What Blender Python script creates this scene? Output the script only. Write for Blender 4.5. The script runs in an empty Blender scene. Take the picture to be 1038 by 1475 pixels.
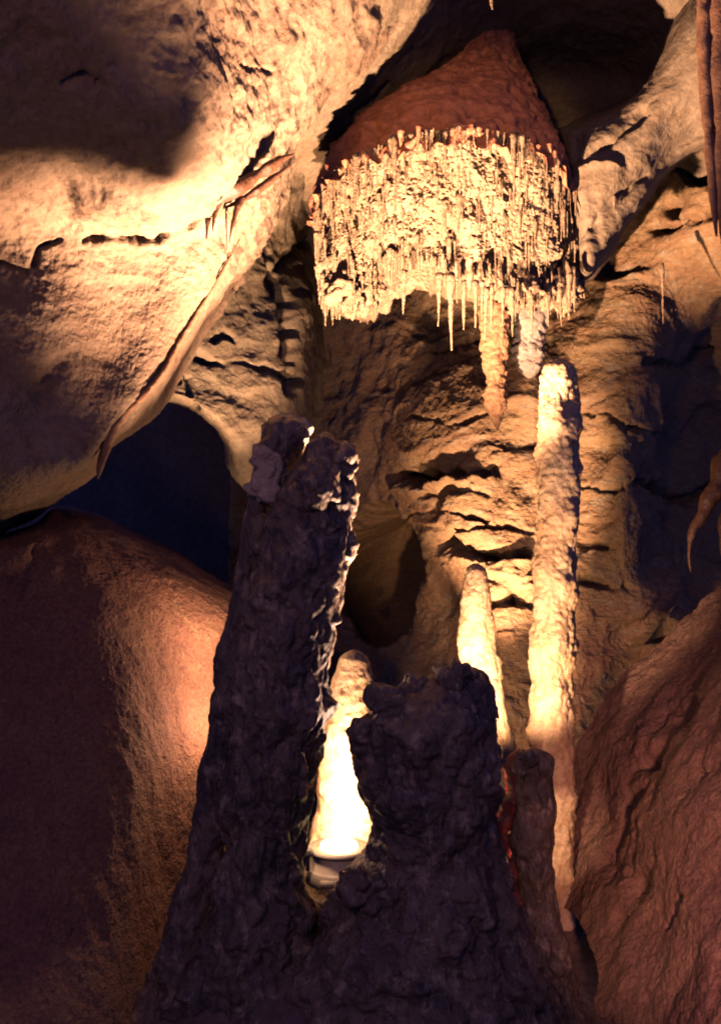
import bpy, math, random
import numpy as np

random.seed(7)
F = 1417.0            # focal length in pixels of the 1038 x 1475 photograph
CZ = 2.75             # camera height above the lowest cave floor
sc = bpy.context.scene
COL = sc.collection


def W(px, py, Y):
    return np.array(((px - 519.0) / F * Y, Y, CZ + (737.5 - py) / F * Y))


# ------------------------------------------------------------------ noise
_rng = np.random.RandomState(11)
_perm = _rng.permutation(256)
_perm = np.concatenate([_perm, _perm, _perm]).astype(np.int64)
_grad = _rng.normal(size=(256, 3))
_grad /= np.linalg.norm(_grad, axis=1)[:, None]
_pts = _rng.rand(256, 3)


def noise(p):
    pi = np.floor(p).astype(np.int64)
    pf = p - pi
    u = pf * pf * pf * (pf * (pf * 6 - 15) + 10)
    out = 0
    for dx in (0, 1):
        for dy in (0, 1):
            for dz in (0, 1):
                h = _perm[_perm[_perm[(pi[:, 0] + dx) & 255] + ((pi[:, 1] + dy) & 255)] + ((pi[:, 2] + dz) & 255)]
                g = _grad[h]
                d = g[:, 0] * (pf[:, 0] - dx) + g[:, 1] * (pf[:, 1] - dy) + g[:, 2] * (pf[:, 2] - dz)
                w = (u[:, 0] if dx else 1 - u[:, 0]) * (u[:, 1] if dy else 1 - u[:, 1]) * (u[:, 2] if dz else 1 - u[:, 2])
                out = out + d * w
    return out * 1.6


def fbm(p, octv=4, gain=0.5):
    a, s, out = 1.0, 0.0, 0
    for _ in range(octv):
        out = out + a * noise(p)
        s += a
        a *= gain
        p = p * 2.03 + 17.3
    return out / s


def ridged(p, octv=4, gain=0.5):
    a, s, out = 1.0, 0.0, 0
    for _ in range(octv):
        out = out + a * (1 - np.abs(noise(p)) * 2)
        s += a
        a *= gain
        p = p * 2.03 + 9.7
    return out / s


def billow(p, octv=3, gain=0.5):
    a, s, out = 1.0, 0.0, 0
    for _ in range(octv):
        out = out + a * np.abs(noise(p)) * 2
        s += a
        a *= gain
        p = p * 2.03 + 5.1
    return out / s


def worley(p):
    pi = np.floor(p).astype(np.int64)
    pf = p - pi
    best = np.full(len(p), 9.0)
    for dx in (-1, 0, 1):
        for dy in (-1, 0, 1):
            for dz in (-1, 0, 1):
                h = _perm[_perm[_perm[(pi[:, 0] + dx) & 255] + ((pi[:, 1] + dy) & 255)] + ((pi[:, 2] + dz) & 255)]
                q = _pts[h] + np.array([dx, dy, dz]) - pf
                best = np.minimum(best, (q * q).sum(1))
    return np.sqrt(best)


def sstep(a, b, x):
    t = np.clip((x - a) / (b - a), 0, 1)
    return t * t * (3 - 2 * t)


# ------------------------------------------------------------------ mesh helpers
def tag(o, label=None, cat=None, group=None, kind=None):
    if label: o['label'] = label
    if cat: o['category'] = cat
    if group: o['group'] = group
    if kind: o['kind'] = kind
    return o


def link_mesh(name, verts, faces, mat, parent=None, origin=(0, 0, 0)):
    v = np.asarray(verts, float) - np.asarray(origin, float)
    me = bpy.data.meshes.new(name)
    me.from_pydata(v.tolist(), [], faces if isinstance(faces, list) else faces.tolist())
    me.polygons.foreach_set('use_smooth', np.ones(len(me.polygons), bool))
    me.materials.append(mat)
    me.update()
    o = bpy.data.objects.new(name, me)
    COL.objects.link(o)
    if parent is not None:
        o.parent = parent
        o.location = np.asarray(origin, float) - np.asarray(parent.location)
    else:
        o.location = origin
    return o


def empty(name, loc):
    o = bpy.data.objects.new(name, None)
    COL.objects.link(o)
    o.location = loc
    o.empty_display_size = 0.1
    return o


def grid_faces(nr, nc, wrap=False):
    i = np.arange(nr - 1)[:, None]
    j = np.arange(nc if wrap else nc - 1)[None, :]
    a = i * nc + j
    b = i * nc + (j + 1) % nc
    return np.stack([a, b, b + nc, a + nc], -1).reshape(-1, 4)


def cr_resample(P, n):
    """uniform Catmull-Rom along axis 0 of P (k, m, 3) to n samples"""
    k = len(P)
    Q = np.concatenate([2 * P[:1] - P[1:2], P, 2 * P[-1:] - P[-2:-1]])
    t = np.linspace(0, k - 1, n)
    i = np.minimum(t.astype(int), k - 2)
    f = (t - i)[:, None, None]
    p0, p1, p2, p3 = Q[i], Q[i + 1], Q[i + 2], Q[i + 3]
    return 0.5 * (2 * p1 + (p2 - p0) * f + (2 * p0 - 5 * p1 + 4 * p2 - p3) * f ** 2 + (3 * p1 - p0 - 3 * p2 + p3) * f ** 3)


def grid_normals(G):
    du = np.gradient(G, axis=0)
    dv = np.gradient(G, axis=1)
    n = np.cross(du, dv)
    n /= np.linalg.norm(n, axis=2)[..., None] + 1e-12
    return n


def poly_dist(px, py, poly):
    best = np.full(px.shape, 1e9)
    for (x0, y0), (x1, y1) in zip(poly[:-1], poly[1:]):
        dx, dy = x1 - x0, y1 - y0
        t = np.clip(((px - x0) * dx + (py - y0) * dy) / (dx * dx + dy * dy + 1e-9), 0, 1)
        best = np.minimum(best, np.hypot(px - x0 - t * dx, py - y0 - t * dy))
    return best


def features(px, py, feats, wob):
    d = np.zeros(px.shape)
    x, y = px + wob[0], py + wob[1]
    for f in feats:
        if f[0] == 'groove':
            d -= f[3] * wob[2] * np.exp(-(poly_dist(x, y, f[1]) / (f[2] * (0.45 + 0.55 * wob[2]))) ** 2)
        elif f[0] == 'pit':
            cx, cy, rx, ry = f[1]
            r = np.hypot((x - cx) / rx, (y - cy) / ry)
            d -= f[2] * (1 - sstep(0.6, 1.25, r))
        elif f[0] == 'bump':
            cx, cy, rx, ry = f[1]
            r = np.hypot((x - cx) / rx, (y - cy) / ry)
            d += f[2] * np.exp(-r * r)
        elif f[0] == 'ledge':
            xs = [a for a, b in f[1]]
            ys = [b for a, b in f[1]]
            ly = np.interp(x, xs, ys)
            s = y - ly
            m = sstep(xs[0] - 12, xs[0] + 12, x) * (1 - sstep(xs[-1] - 12, xs[-1] + 12, x))
            d += f[4] * m * np.where(s > 0, np.exp(-np.maximum(s, 0) / f[3]), np.exp(-(s / f[2]) ** 2))
    return d


def patch(name, net, nr, nc, disp, mat, feats=(), label=None):
    """rock surface through a net of points, displaced along its normal"""
    P = np.array([[W(*q) for q in row] for row in net])
    G = cr_resample(P, nr)
    G = cr_resample(G.transpose(1, 0, 2), nc).transpose(1, 0, 2)
    n = grid_normals(G)
    cam = np.array([0, 0, CZ])
    flip = ((cam - G) * n).sum(2).mean() < 0
    if flip: n = -n
    p = G.reshape(-1, 3)
    d = disp(p)
    px = 519 + p[:, 0] / p[:, 1] * F
    py = 737.5 - (p[:, 2] - CZ) / p[:, 1] * F
    if feats:
        wob = (9 * fbm(p * 4.1, 3), 11 * fbm(p * 3.7 + 40, 3) + 4 * fbm(p * 14, 2), np.clip(0.75 + 1.6 * fbm(p * 5 + 90, 2), 0.12, 1.5))
        d = d + features(px, py, feats, wob)
    v = p + n.reshape(-1, 3) * d[:, None]
    f = grid_faces(nr, nc)
    if flip: f = f[:, ::-1]
    o = link_mesh(name, v, f, mat)
    return tag(o, label, None, None, 'structure')


def column(name, prof, Y, mat, disp, rings=200, segs=96, label=None, group=None, depth=1.0, cat='stalagmite', parent=None, up=True, lean=0.0, cap=16):
    """a stalagmite or stalactite from (py, px_left, px_right) rows measured at distance Y"""
    prof = sorted(prof)
    ys = np.array([q[0] for q in prof], float)
    xl = np.array([q[1] for q in prof], float)
    xr = np.array([q[2] for q in prof], float)
    t = np.linspace(0, 1, rings)
    yy = ys[0] + (ys[-1] - ys[0]) * (t ** 1.15 if up else 1 - (1 - t) ** 1.15)
    def smooth(a):
        b = np.interp(yy, ys, a)
        k = np.hanning(9); k /= k.sum()
        return np.convolve(np.pad(b, 4, 'edge'), k, 'valid')
    L, R = smooth(xl), smooth(xr)
    c = ((L + R) / 2 - 519) / F * Y
    r = np.maximum((R - L) / 2 / F * Y, 0.004)
    # round the free end
    q = np.clip((yy - ys[0]) / cap, 0, 1) if up else np.clip((ys[-1] - yy) / cap, 0, 1)
    end = np.sqrt(1 - (1 - q) ** 2)
    z = CZ + (737.5 - yy) / F * Y
    th = np.linspace(0, 2 * math.pi, segs, endpoint=False)
    rr = r * np.maximum(end, 0.05)
    X = c[:, None] + rr[:, None] * np.cos(th)[None]
    YY = Y + lean * (z - z[0])[:, None] + depth * rr[:, None] * np.sin(th)[None]
    Z = np.repeat(z[:, None], segs, 1)
    G = np.stack([X, YY, Z], -1)
    n = np.stack([np.cos(th)[None] * np.ones((rings, 1)), np.sin(th)[None] * np.ones((rings, 1)), np.repeat(np.gradient(rr)[:, None] / (np.abs(np.gradient(z))[:, None] + 1e-6), segs, 1) * 0.0 + (0.5 if up else -0.5) * (1 - end)[:, None]], -1)
    n /= np.linalg.norm(n, axis=2)[..., None]
    p = G.reshape(-1, 3)
    amp = np.repeat(np.clip(rr / (r.max() * 0.5), 0.25, 1), segs)
    v = p + n.reshape(-1, 3) * (disp(p) * amp)[:, None]
    f = grid_faces(rings, segs, True).tolist()
    v = np.concatenate([v, [v[:segs].mean(0)], [v[-segs:].mean(0)]])
    k = rings * segs
    for j in range(segs):
        f.append([k, (j + 1) % segs, j])
        f.append([k + 1, (rings - 1) * segs + j, (rings - 1) * segs + (j + 1) % segs])
    base = (c[-1], Y, z[-1]) if up else (c[0], Y, z[0])
    o = link_mesh(name, v, f, mat, parent, base)
    if parent is None: tag(o, label, cat, group)
    return o


def tube_geo(pts, rad, segs=10, sub=8, amp=0.0, freq=12.0, flat=1.0):
    P = np.array(pts, float)[:, None, :]
    n = (len(pts) - 1) * sub + 1
    C = cr_resample(P, n)[:, 0]
    r = np.interp(np.linspace(0, len(pts) - 1, n), np.arange(len(pts)), rad)
    T = np.gradient(C, axis=0)
    T /= np.linalg.norm(T, axis=1)[:, None] + 1e-9
    ref = np.array([0, 1.0, 0.02])
    A = np.cross(T, ref); A /= np.linalg.norm(A, axis=1)[:, None] + 1e-9
    B = np.cross(T, A)
    th = np.linspace(0, 2 * math.pi, segs, endpoint=False)
    N = A[:, None] * np.cos(th)[None, :, None] * flat + B[:, None] * np.sin(th)[None, :, None]
    v = (C[:, None] + N * r[:, None, None]).reshape(-1, 3)
    if amp:
        v = v + N.reshape(-1, 3) * (np.repeat(r, segs) * amp * fbm(v * freq, 3) * 2)[:, None]
    f = grid_faces(n, segs, True).tolist()
    f.append(list(range(segs))[::-1])
    f.append(list(range((n - 1) * segs, n * segs)))
    return v, f


def join_geo(parts):
    vs, fs, k = [], [], 0
    for v, f in parts:
        vs.append(np.asarray(v)); fs += [[i + k for i in q] for q in f]
        k += len(v)
    return np.concatenate(vs), fs


def box_geo(c, s, rot=0.0):
    x, y, z = s[0] / 2, s[1] / 2, s[2] / 2
    v = np.array([(-x, -y, -z), (x, -y, -z), (x, y, -z), (-x, y, -z), (-x, -y, z), (x, -y, z), (x, y, z), (-x, y, z)], float)
    f = [[0, 3, 2, 1], [4, 5, 6, 7], [0, 1, 5, 4], [1, 2, 6, 5], [2, 3, 7, 6], [3, 0, 4, 7]]
    return v + np.array(c), f


# ------------------------------------------------------------------ materials
def rock(name, c1, c2, c3=None, scale=1.6, bump=0.35, fine=55.0, rough=0.8, stretch=(1, 1, 1), stain=0.45, coat=0.0, sss=0.0):
    m = bpy.data.materials.new(name)
    m.use_nodes = True
    nt = m.node_tree
    N, L = nt.nodes, nt.links
    b = N['Principled BSDF']
    tc = N.new('ShaderNodeTexCoord')
    gm = N.new('ShaderNodeNewGeometry')
    mp = N.new('ShaderNodeMapping')
    mp.inputs['Scale'].default_value = stretch
    L.new(gm.outputs['Position'], mp.inputs['Vector'])
    def nz(s, det, ro=0.6, dist=0.0):
        t = N.new('ShaderNodeTexNoise')
        t.inputs['Scale'].default_value = s
        t.inputs['Detail'].default_value = det
        t.inputs['Roughness'].default_value = ro
        t.inputs['Distortion'].default_value = dist
        L.new(mp.outputs['Vector'], t.inputs['Vector'])
        return t
    def ramp(src, a, bb):
        r = N.new('ShaderNodeValToRGB')
        r.color_ramp.elements[0].position = a
        r.color_ramp.elements[1].position = bb
        L.new(src, r.inputs['Fac'])
        return r
    def mix(fac, A, B, mode='MIX'):
        x = N.new('ShaderNodeMix'); x.data_type = 'RGBA'; x.blend_type = mode
        if hasattr(fac, 'node'): L.new(fac, x.inputs[0])
        else: x.inputs[0].default_value = fac
        for v, s in ((A, x.inputs[6]), (B, x.inputs[7])):
            if hasattr(v, 'node'): L.new(v, s)
            else: s.default_value = (*v, 1)
        return x.outputs[2]
    n1 = nz(scale, 6, 0.62, 0.6)
    col = mix(ramp(n1.outputs['Fac'], 0.36, 0.66).outputs['Color'], c1, c2)
    n2 = nz(scale * 4.3, 8, 0.7, 0.3)
    if c3:
        col = mix(ramp(n2.outputs['Fac'], 0.52, 0.74).outputs['Color'], col, c3)
    n3 = nz(fine * 0.6, 5, 0.7)
    r3 = ramp(n3.outputs['Fac'], 0.3, 0.7)
    r3.color_ramp.elements[0].color = (1 - stain, 1 - stain, 1 - stain, 1)
    r3.color_ramp.elements[1].color = (1, 1, 1, 1)
    col = mix(1.0, col, r3.outputs['Color'], 'MULTIPLY')
    L.new(col, b.inputs['Base Color'])
    b.inputs['Roughness'].default_value = rough
    b.inputs['Specular IOR Level'].default_value = 0.35
    b.inputs['Coat Weight'].default_value = coat
    b.inputs['Coat Roughness'].default_value = 0.35
    if sss:
        b.inputs['Subsurface Weight'].default_value = sss
        b.inputs['Transmission Weight'].default_value = 0.0
        b.inputs['Subsurface Radius'].default_value = (0.05, 0.018, 0.006)
        b.inputs['Subsurface Scale'].default_value = 1.0
    n4 = nz(fine, 6, 0.65)
    bp = N.new('ShaderNodeBump')
    bp.inputs['Strength'].default_value = bump
    bp.inputs['Distance'].default_value = 0.02
    L.new(n4.outputs['Fac'], bp.inputs['Height'])
    n5 = nz(fine * 0.25, 4, 0.6)
    bp2 = N.new('ShaderNodeBump')
    bp2.inputs['Strength'].default_value = bump
    bp2.inputs['Distance'].default_value = 0.05
    L.new(n5.outputs['Fac'], bp2.inputs['Height'])
    L.new(bp.outputs['Normal'], bp2.inputs['Normal'])
    L.new(bp2.outputs['Normal'], b.inputs['Normal'])
    return m


def plain(name, c, rough=0.5, metal=0.0, emit=None, strength=0.0):
    m = bpy.data.materials.new(name)
    m.use_nodes = True
    b = m.node_tree.nodes['Principled BSDF']
    N, L = m.node_tree.nodes, m.node_tree.links
    t = N.new('ShaderNodeTexNoise'); t.inputs['Scale'].default_value = 60
    r = N.new('ShaderNodeValToRGB')
    r.color_ramp.elements[0].color = (c[0] * .7, c[1] * .68, c[2] * .62, 1)
    r.color_ramp.elements[1].color = (*c, 1)
    r.color_ramp.elements[0].position = 0.3; r.color_ramp.elements[1].position = 0.6
    L.new(t.outputs['Fac'], r.inputs['Fac']); L.new(r.outputs['Color'], b.inputs['Base Color'])
    b.inputs['Roughness'].default_value = rough
    b.inputs['Metallic'].default_value = metal
    if emit:
        b.inputs['Emission Color'].default_value = (*emit, 1)
        b.inputs['Emission Strength'].default_value = strength
    return m


M_ceil = rock('pale_ceiling_rock', (0.251, 0.196, 0.118), (0.202, 0.142, 0.073), (0.170, 0.104, 0.049), scale=1.3, bump=0.3, fine=40)
M_left = rock('left_wall_rock', (0.243, 0.173, 0.099), (0.194, 0.122, 0.065), (0.138, 0.070, 0.039), scale=1.5, bump=0.4, fine=34)
M_panel = rock('grey_panel_rock', (0.236, 0.185, 0.101), (0.191, 0.141, 0.074), (0.146, 0.090, 0.051), scale=2.0, bump=0.3, fine=40)
M_mound = rock('flowstone_mound', (0.292, 0.145, 0.072), (0.227, 0.097, 0.058), (0.335, 0.193, 0.090), scale=1.6, bump=0.6, fine=75, rough=0.85, stain=0.6)
M_back = rock('back_wall_rock', (0.307, 0.199, 0.085), (0.259, 0.146, 0.064), (0.331, 0.278, 0.169), scale=1.4, bump=0.4, fine=36, stretch=(1, 1, 2.2))
M_right = rock('right_wall_rock', (0.225, 0.127, 0.078), (0.160, 0.083, 0.059), (0.271, 0.177, 0.098), scale=2.2, bump=0.5, fine=50, stain=0.55)
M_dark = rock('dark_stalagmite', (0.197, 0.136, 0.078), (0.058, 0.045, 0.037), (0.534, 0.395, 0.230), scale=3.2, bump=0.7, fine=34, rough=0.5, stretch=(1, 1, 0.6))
M_pale = rock('pale_calcite', (0.495, 0.360, 0.195), (0.420, 0.270, 0.128), (0.345, 0.195, 0.075), scale=3.0, bump=0.35, fine=50, rough=0.55, sss=0.35)
M_coral = rock('coral_calcite', (0.340, 0.238, 0.129), (0.290, 0.189, 0.095), (0.200, 0.107, 0.047), scale=5.0, bump=0.5, fine=60)
M_bell = rock('red_flowstone', (0.637, 0.244, 0.112), (0.505, 0.188, 0.093), (0.375, 0.131, 0.076), scale=2.5, bump=0.3, fine=45)
M_brown = rock('brown_drapery', (0.094, 0.041, 0.017), (0.072, 0.030, 0.014), (0.116, 0.061, 0.028), scale=4.0, bump=0.3, fine=40, rough=0.5)
M_lip = rock('lip_drapery', (0.26, 0.13, 0.06), (0.20, 0.10, 0.05), (0.32, 0.18, 0.08), scale=4.0, bump=0.3, fine=40, rough=0.6)
M_knob = rock('pale_knob', (0.60, 0.45, 0.27), (0.48, 0.34, 0.20), (0.36, 0.25, 0.14), scale=4.0, bump=0.5, fine=45)  # paler than the shaft; light on the knob is partly put into its colour
M_red = rock('red_calcite', (0.50, 0.12, 0.05), (0.40, 0.10, 0.05), (0.55, 0.25, 0.12), scale=6.0, bump=0.3, fine=50, rough=0.4, sss=1.0)
M_hang = rock('ribbed_stalactite_rock', (0.330, 0.180, 0.075), (0.270, 0.135, 0.060), (0.375, 0.240, 0.120), scale=4.0, bump=0.5, fine=50)
M_grey = rock('grey_calcite', (0.300, 0.247, 0.188), (0.255, 0.195, 0.135), (0.345, 0.285, 0.210), scale=4.0, bump=0.4, fine=50)
M_floor = rock('cave_floor_rock', (0.18, 0.12, 0.08), (0.14, 0.09, 0.07), (0.22, 0.15, 0.09), scale=2.2, bump=0.5, fine=30)
M_metal = plain('lamp_enamel', (0.74, 0.64, 0.44), 0.45)
M_lens = plain('lamp_glass', (0.8, 0.7, 0.5), 0.2, 0, (1.0, 0.70, 0.36), 7.0)

# ------------------------------------------------------------------ cave walls
def d_left(p):
    w = p + 0.25 * np.stack([fbm(p * 0.9, 2), fbm(p * 0.9 + 31, 2), fbm(p * 0.9 + 77, 2)], -1)
    up = 0.35 + 0.65 * sstep(3.95, 4.35, p[:, 2])
    hi = sstep(4.32, 4.6, p[:, 2])
    return (0.5 * hi * (0.025 * (ridged(p * np.array([4, 4, 6.0]), 3) - 0.5) + 0.016 * fbm(p * 11, 3)) + 0.10 * fbm(w * 0.9, 3) + 0.05 * up * (ridged(w * np.array([2.2, 2.2, 3.4]), 4) - 0.5)
            + 0.020 * up * fbm(p * np.array([9, 9, 12]), 4) + 0.005 * billow(p * 24, 2))


def d_ceil(p):
    w = p + 0.2 * np.stack([fbm(p * 1.1, 2), fbm(p * 1.1 + 31, 2), fbm(p * 1.1 + 77, 2)], -1)
    return 0.13 * fbm(w * 0.8, 3) + 0.026 * (ridged(w * 2.1, 4) - 0.5) + 0.012 * fbm(p * 9, 4)


def d_panel(p):
    w = p + 0.15 * np.stack([fbm(p * 1.3, 2), fbm(p * 1.3 + 31, 2), fbm(p * 1.3 + 77, 2)], -1)
    return 0.12 * fbm(w * 1.1, 3) + 0.03 * (ridged(w * np.array([1.6, 1.6, 3.0]), 4) - 0.5) + 0.018 * fbm(p * 9, 4)


def d_mound(p):
    return 0.018 * (ridged(p * np.array([3.2, 3.2, 0.7]), 3) - 0.5) + 0.06 * fbm(p * 0.9, 2) + 0.02 * fbm(p * np.array([2.4, 2.4, 1.2]), 3) + 0.008 * fbm(p * 9, 3) + 0.005 * (0.5 - worley(p * 40)) + 0.004 * fbm(p * 60, 2)


def d_back(p):
    w = p + 0.55 * np.stack([fbm(p * 0.9, 3), fbm(p * 0.9 + 31, 3), fbm(p * 0.9 + 77, 3)], -1)
    zz = w[:, 2] * 2.6 + 0.25 * w[:, 0] + 0.4 * fbm(p * 0.7 + 5, 2)
    fr = zz - np.floor(zz)
    step = np.where(fr < 0.86, fr / 0.86, (1 - fr) / 0.14)      # ledges: sharp upper edge
    mask = 0.35 + 0.65 * sstep(-0.1, 0.35, fbm(p * 1.2 + 60, 2))
    return (0.22 * fbm(w * 0.8, 3) - 0.035 * (step - 0.5) * mask + 0.09 * (ridged(w * np.array([0.9, 0.9, 1.5]), 4, 0.45) - 0.5)
            + 0.025 * fbm(p * np.array([6, 6, 8]), 4) + 0.010 * billow(p * 22, 2))


def d_right(p):
    w = p + 0.2 * np.stack([fbm(p * 1.1, 2), fbm(p * 1.1 + 31, 2), fbm(p * 1.1 + 77, 2)], -1)
    return 0.10 * fbm(w * 1.4, 4) + 0.025 * (ridged(w * np.array([2.6, 2.6, 1.5]), 4) - 0.5) + 0.022 * fbm(p * 8, 4) + 0.006 * billow(p * 30, 2)


left_net = [
    [(-400, -300, 2.9), (-80, -300, 3.3), (120, -300, 3.7), (270, -300, 3.9), (380, -300, 4.5), (540, -300, 5.8)],
    [(-400, 0, 3.3), (-60, 0, 3.8), (120, 0, 4.05), (260, 0, 4.25), (375, 0, 5.0), (580, 0, 6.5)],
    [(-400, 200, 3.8), (-50, 200, 4.3), (120, 205, 4.5), (270, 200, 4.65), (380, 195, 5.5), (455, 188, 6.6)],
    [(-400, 340, 4.7), (-50, 335, 5.2), (110, 335, 5.3), (225, 340, 5.55), (335, 355, 5.95), (385, 340, 6.9)],
    [(-400, 480, 4.8), (-50, 480, 5.2), (70, 475, 5.36), (165, 475, 5.62), (255, 492, 5.9), (288, 490, 6.8)],
    [(-400, 600, 4.8), (-50, 600, 5.1), (50, 600, 5.3), (120, 600, 5.45), (185, 610, 5.65), (226, 600, 6.5)],
    [(-400, 720, 5.0), (-50, 715, 5.3), (30, 706, 5.35), (82, 690, 5.5), (112, 666, 5.68), (134, 656, 6.4)],
    [(-400, 820, 6.2), (-50, 790, 6.4), (20, 765, 6.5), (68, 738, 6.6), (100, 702, 6.8), (128, 672, 7.2)],
]
left_feats = [
    ('groove', [(120, 352), (190, 345), (250, 338), (300, 318)], 4, 0.10),
    ('groove', [(50, 385), (55, 360), (85, 345)], 4, 0.07),
    ('groove', [(5, 380), (40, 395)], 4, 0.06),
    ('groove', [(345, 92), (375, 98), (400, 108)], 2.5, 0.03),
    ('ledge', [(110, 272), (160, 275), (220, 300)], 4, 40, 0.06),
    ('groove', [(60, 590), (70, 550), (85, 520)], 14, 0.05),
    ('groove', [(90, 120), (120, 110), (140, 118)], 10, 0.05),
    ('bump', (110, 660, 40, 40), 0.10),
    
]
patch('cave_wall', left_net, 460, 420, d_left, M_left, left_feats, 'pale overhanging left wall above the dark opening')

ceil_net = [
    [(280, -300, 4.5), (400, -300, 4.7), (520, -300, 4.9), (660, -300, 5.6), (780, -300, 5.9), (880, -300, 5.9), (960, -300, 5.3), (1060, -300, 5.1), (1400, -300, 4.2)],
    [(290, 0, 5.4), (410, 0, 5.65), (530, 0, 6.05), (660, 0, 7.0), (780, 0, 7.4), (880, 0, 7.3), (960, 0, 7.0), (1050, 0, 6.4), (1400, 0, 5.2)],
    [(300, 110, 6.1), (430, 110, 6.35), (540, 110, 6.8), (660, 110, 7.9), (780, 110, 8.3), (880, 110, 8.1), (960, 110, 7.6), (1050, 100, 6.8), (1400, 80, 5.5)],
    [(300, 200, 6.8), (430, 200, 7.05), (540, 200, 7.7), (660, 200, 8.4), (780, 200, 8.4), (870, 200, 8.2), (960, 200, 7.8), (1050, 200, 7.4), (1400, 160, 6.0)],
    [(300, 300, 8.4), (430, 300, 8.6), (540, 300, 9.0), (660, 300, 9.4), (780, 300, 9.4), (870, 300, 9.2), (960, 300, 8.8), (1050, 300, 8.2), (1400, 260, 6.8)],
    [(300, 400, 9.6), (430, 400, 9.8), (540, 400, 10), (660, 400, 10), (780, 400, 10), (870, 400, 10), (960, 400, 9.6), (1050, 400, 9.2), (1400, 360, 7.6)],
]
ceil_feats = [
    ('groove', [(440, 110), (480, 112), (510, 130)], 4, 0.04),
    ('groove', [(500, 200), (515, 160), (560, 130)], 4, 0.03),
]
patch('cave_ceiling', ceil_net, 330, 460, d_ceil, M_ceil, ceil_feats, 'bright cream cave ceiling over the hanging bell')

slab_net = [
    [(794, 187, 9.4), (812, 182, 9.2), (847, 161, 9.0), (921, 119, 8.8), (1022, -38, 8.2), (1380, -95, 6.8)],
    [(796, 190, 8.4), (814, 186, 7.4), (850, 166, 7.2), (926, 126, 6.95), (1030, -30, 6.5), (1400, -80, 5.2)],
    [(802, 215, 8.2), (816, 212, 7.0), (852, 196, 6.8), (930, 160, 6.65), (1045, 70, 6.3), (1400, 20, 5.15)],
    [(808, 265, 8.0), (821, 262, 6.95), (856, 252, 6.75), (915, 220, 6.7), (1035, 150, 6.55), (1400, 90, 5.35)],
    [(820, 340, 8.0), (834, 335, 6.95), (862, 320, 6.8), (908, 268, 6.8), (1025, 185, 6.75), (1400, 125, 5.5)],
    [(830, 398, 8.0), (842, 395, 7.0), (866, 366, 6.95), (910, 303, 6.95), (1018, 207, 6.95), (1400, 150, 5.7)],
    [(838, 402, 8.6), (850, 402, 8.3), (873, 374, 8.2), (917, 310, 8.2), (1024, 214, 8.2), (1400, 162, 7.0)],
]
slab_feats = [
    ('ledge', [(826, 247), (870, 234), (892, 240)], 4, 25, 0.05),
    ('groove', [(822, 250), (860, 218), (930, 165)], 4, 0.05),
    ('groove', [(834, 200), (832, 240)], 5, 0.05),
    ('groove', [(850, 330), (870, 300), (930, 250)], 5, 0.03),
]
patch('cave_ceiling', slab_net, 240, 260, lambda p: 0.5 * d_ceil(p) + 0.02 * (ridged(p * np.array([2.5, 2.5, 4.0]) + 3, 4) - 0.5), M_ceil, slab_feats, 'pale ceiling slab to the right of the hanging bell')

panel_net = [
    [(200, 120, 7.2), (300, 130, 7.4), (400, 150, 7.6), (470, 170, 7.8), (500, 175, 8.8)],
    [(180, 330, 7.0), (270, 335, 7.2), (350, 340, 7.5), (400, 340, 7.8), (450, 330, 8.8)],
    [(170, 470, 6.9), (255, 480, 7.1), (340, 485, 7.4), (415, 490, 7.7), (470, 470, 8.7)],
    [(170, 545, 6.9), (245, 545, 7.0), (330, 560, 7.3), (410, 590, 7.6), (460, 600, 8.7)],
    [(170, 600, 6.9), (240, 577, 7.1), (310, 612, 7.3), (352, 690, 7.5), (430, 760, 8.5)],
    [(170, 600, 8.2), (240, 573, 8.4), (315, 606, 8.6), (360, 690, 8.7), (430, 760, 9.2)],
]
panel_feats = [
    ('groove', [(385, 320), (378, 355), (400, 420), (402, 470), (412, 560)], 6, 0.13),
    ('groove', [(262, 495), (300, 515), (340, 525), (420, 545)], 5, 0.09),
    ('groove', [(306, 490), (322, 484), (336, 490)], 4, 0.07),
    ('pit', (260, 540, 5, 9), 0.12),
    ('groove', [(278, 540), (282, 590)], 5, 0.05),
    ('groove', [(390, 390), (420, 365), (450, 345)], 6, 0.10),
    ('bump', (425, 440, 20, 60), 0.15),
]
patch('cave_wall', panel_net, 360, 260, d_panel, M_panel, panel_feats, 'greenish grey wall panel arching over the dark opening')

passage = [[(x, y, Y + (0.3 if x > 300 else 0)) for x in (-200, 50, 300, 560)] for y, Y in ((350, 9.6), (600, 10.6), (850, 10.6), (1100, 9.8))]
patch('cave_wall', passage, 60, 60, d_panel, M_floor, (), 'dark far wall inside the left opening')

mound_net = [
    [(-400, 860, 8.5), (0, 775, 8.6), (90, 733, 8.6), (205, 775, 8.6), (340, 850, 8.7), (480, 935, 8.8)],
    [(-400, 870, 5.5), (0, 778, 5.9), (90, 738, 6.4), (205, 783, 6.8), (340, 858, 7.1), (480, 940, 7.4)],
    [(-400, 980, 4.8), (-30, 900, 5.5), (90, 870, 5.65), (200, 880, 5.95), (325, 930, 6.5), (450, 1000, 7.0)],
    [(-400, 1150, 4.4), (-30, 1100, 5.15), (80, 1090, 5.2), (190, 1090, 5.4), (300, 1110, 6.1), (430, 1140, 6.8)],
    [(-400, 1400, 4.0), (-30, 1380, 4.6), (70, 1370, 4.7), (170, 1360, 4.95), (270, 1360, 5.6), (400, 1330, 6.3)],
    [(-400, 1800, 3.4), (-30, 1800, 3.6), (60, 1790, 3.9), (160, 1780, 4.2), (260, 1760, 4.8), (380, 1700, 5.4)],
]
mound_feats = [
    ('groove', [(95, 740), (60, 780), (40, 840)], 14, 0.05),
    ('groove', [(60, 900), (75, 1050), (70, 1200)], 35, 0.03),
]
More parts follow.
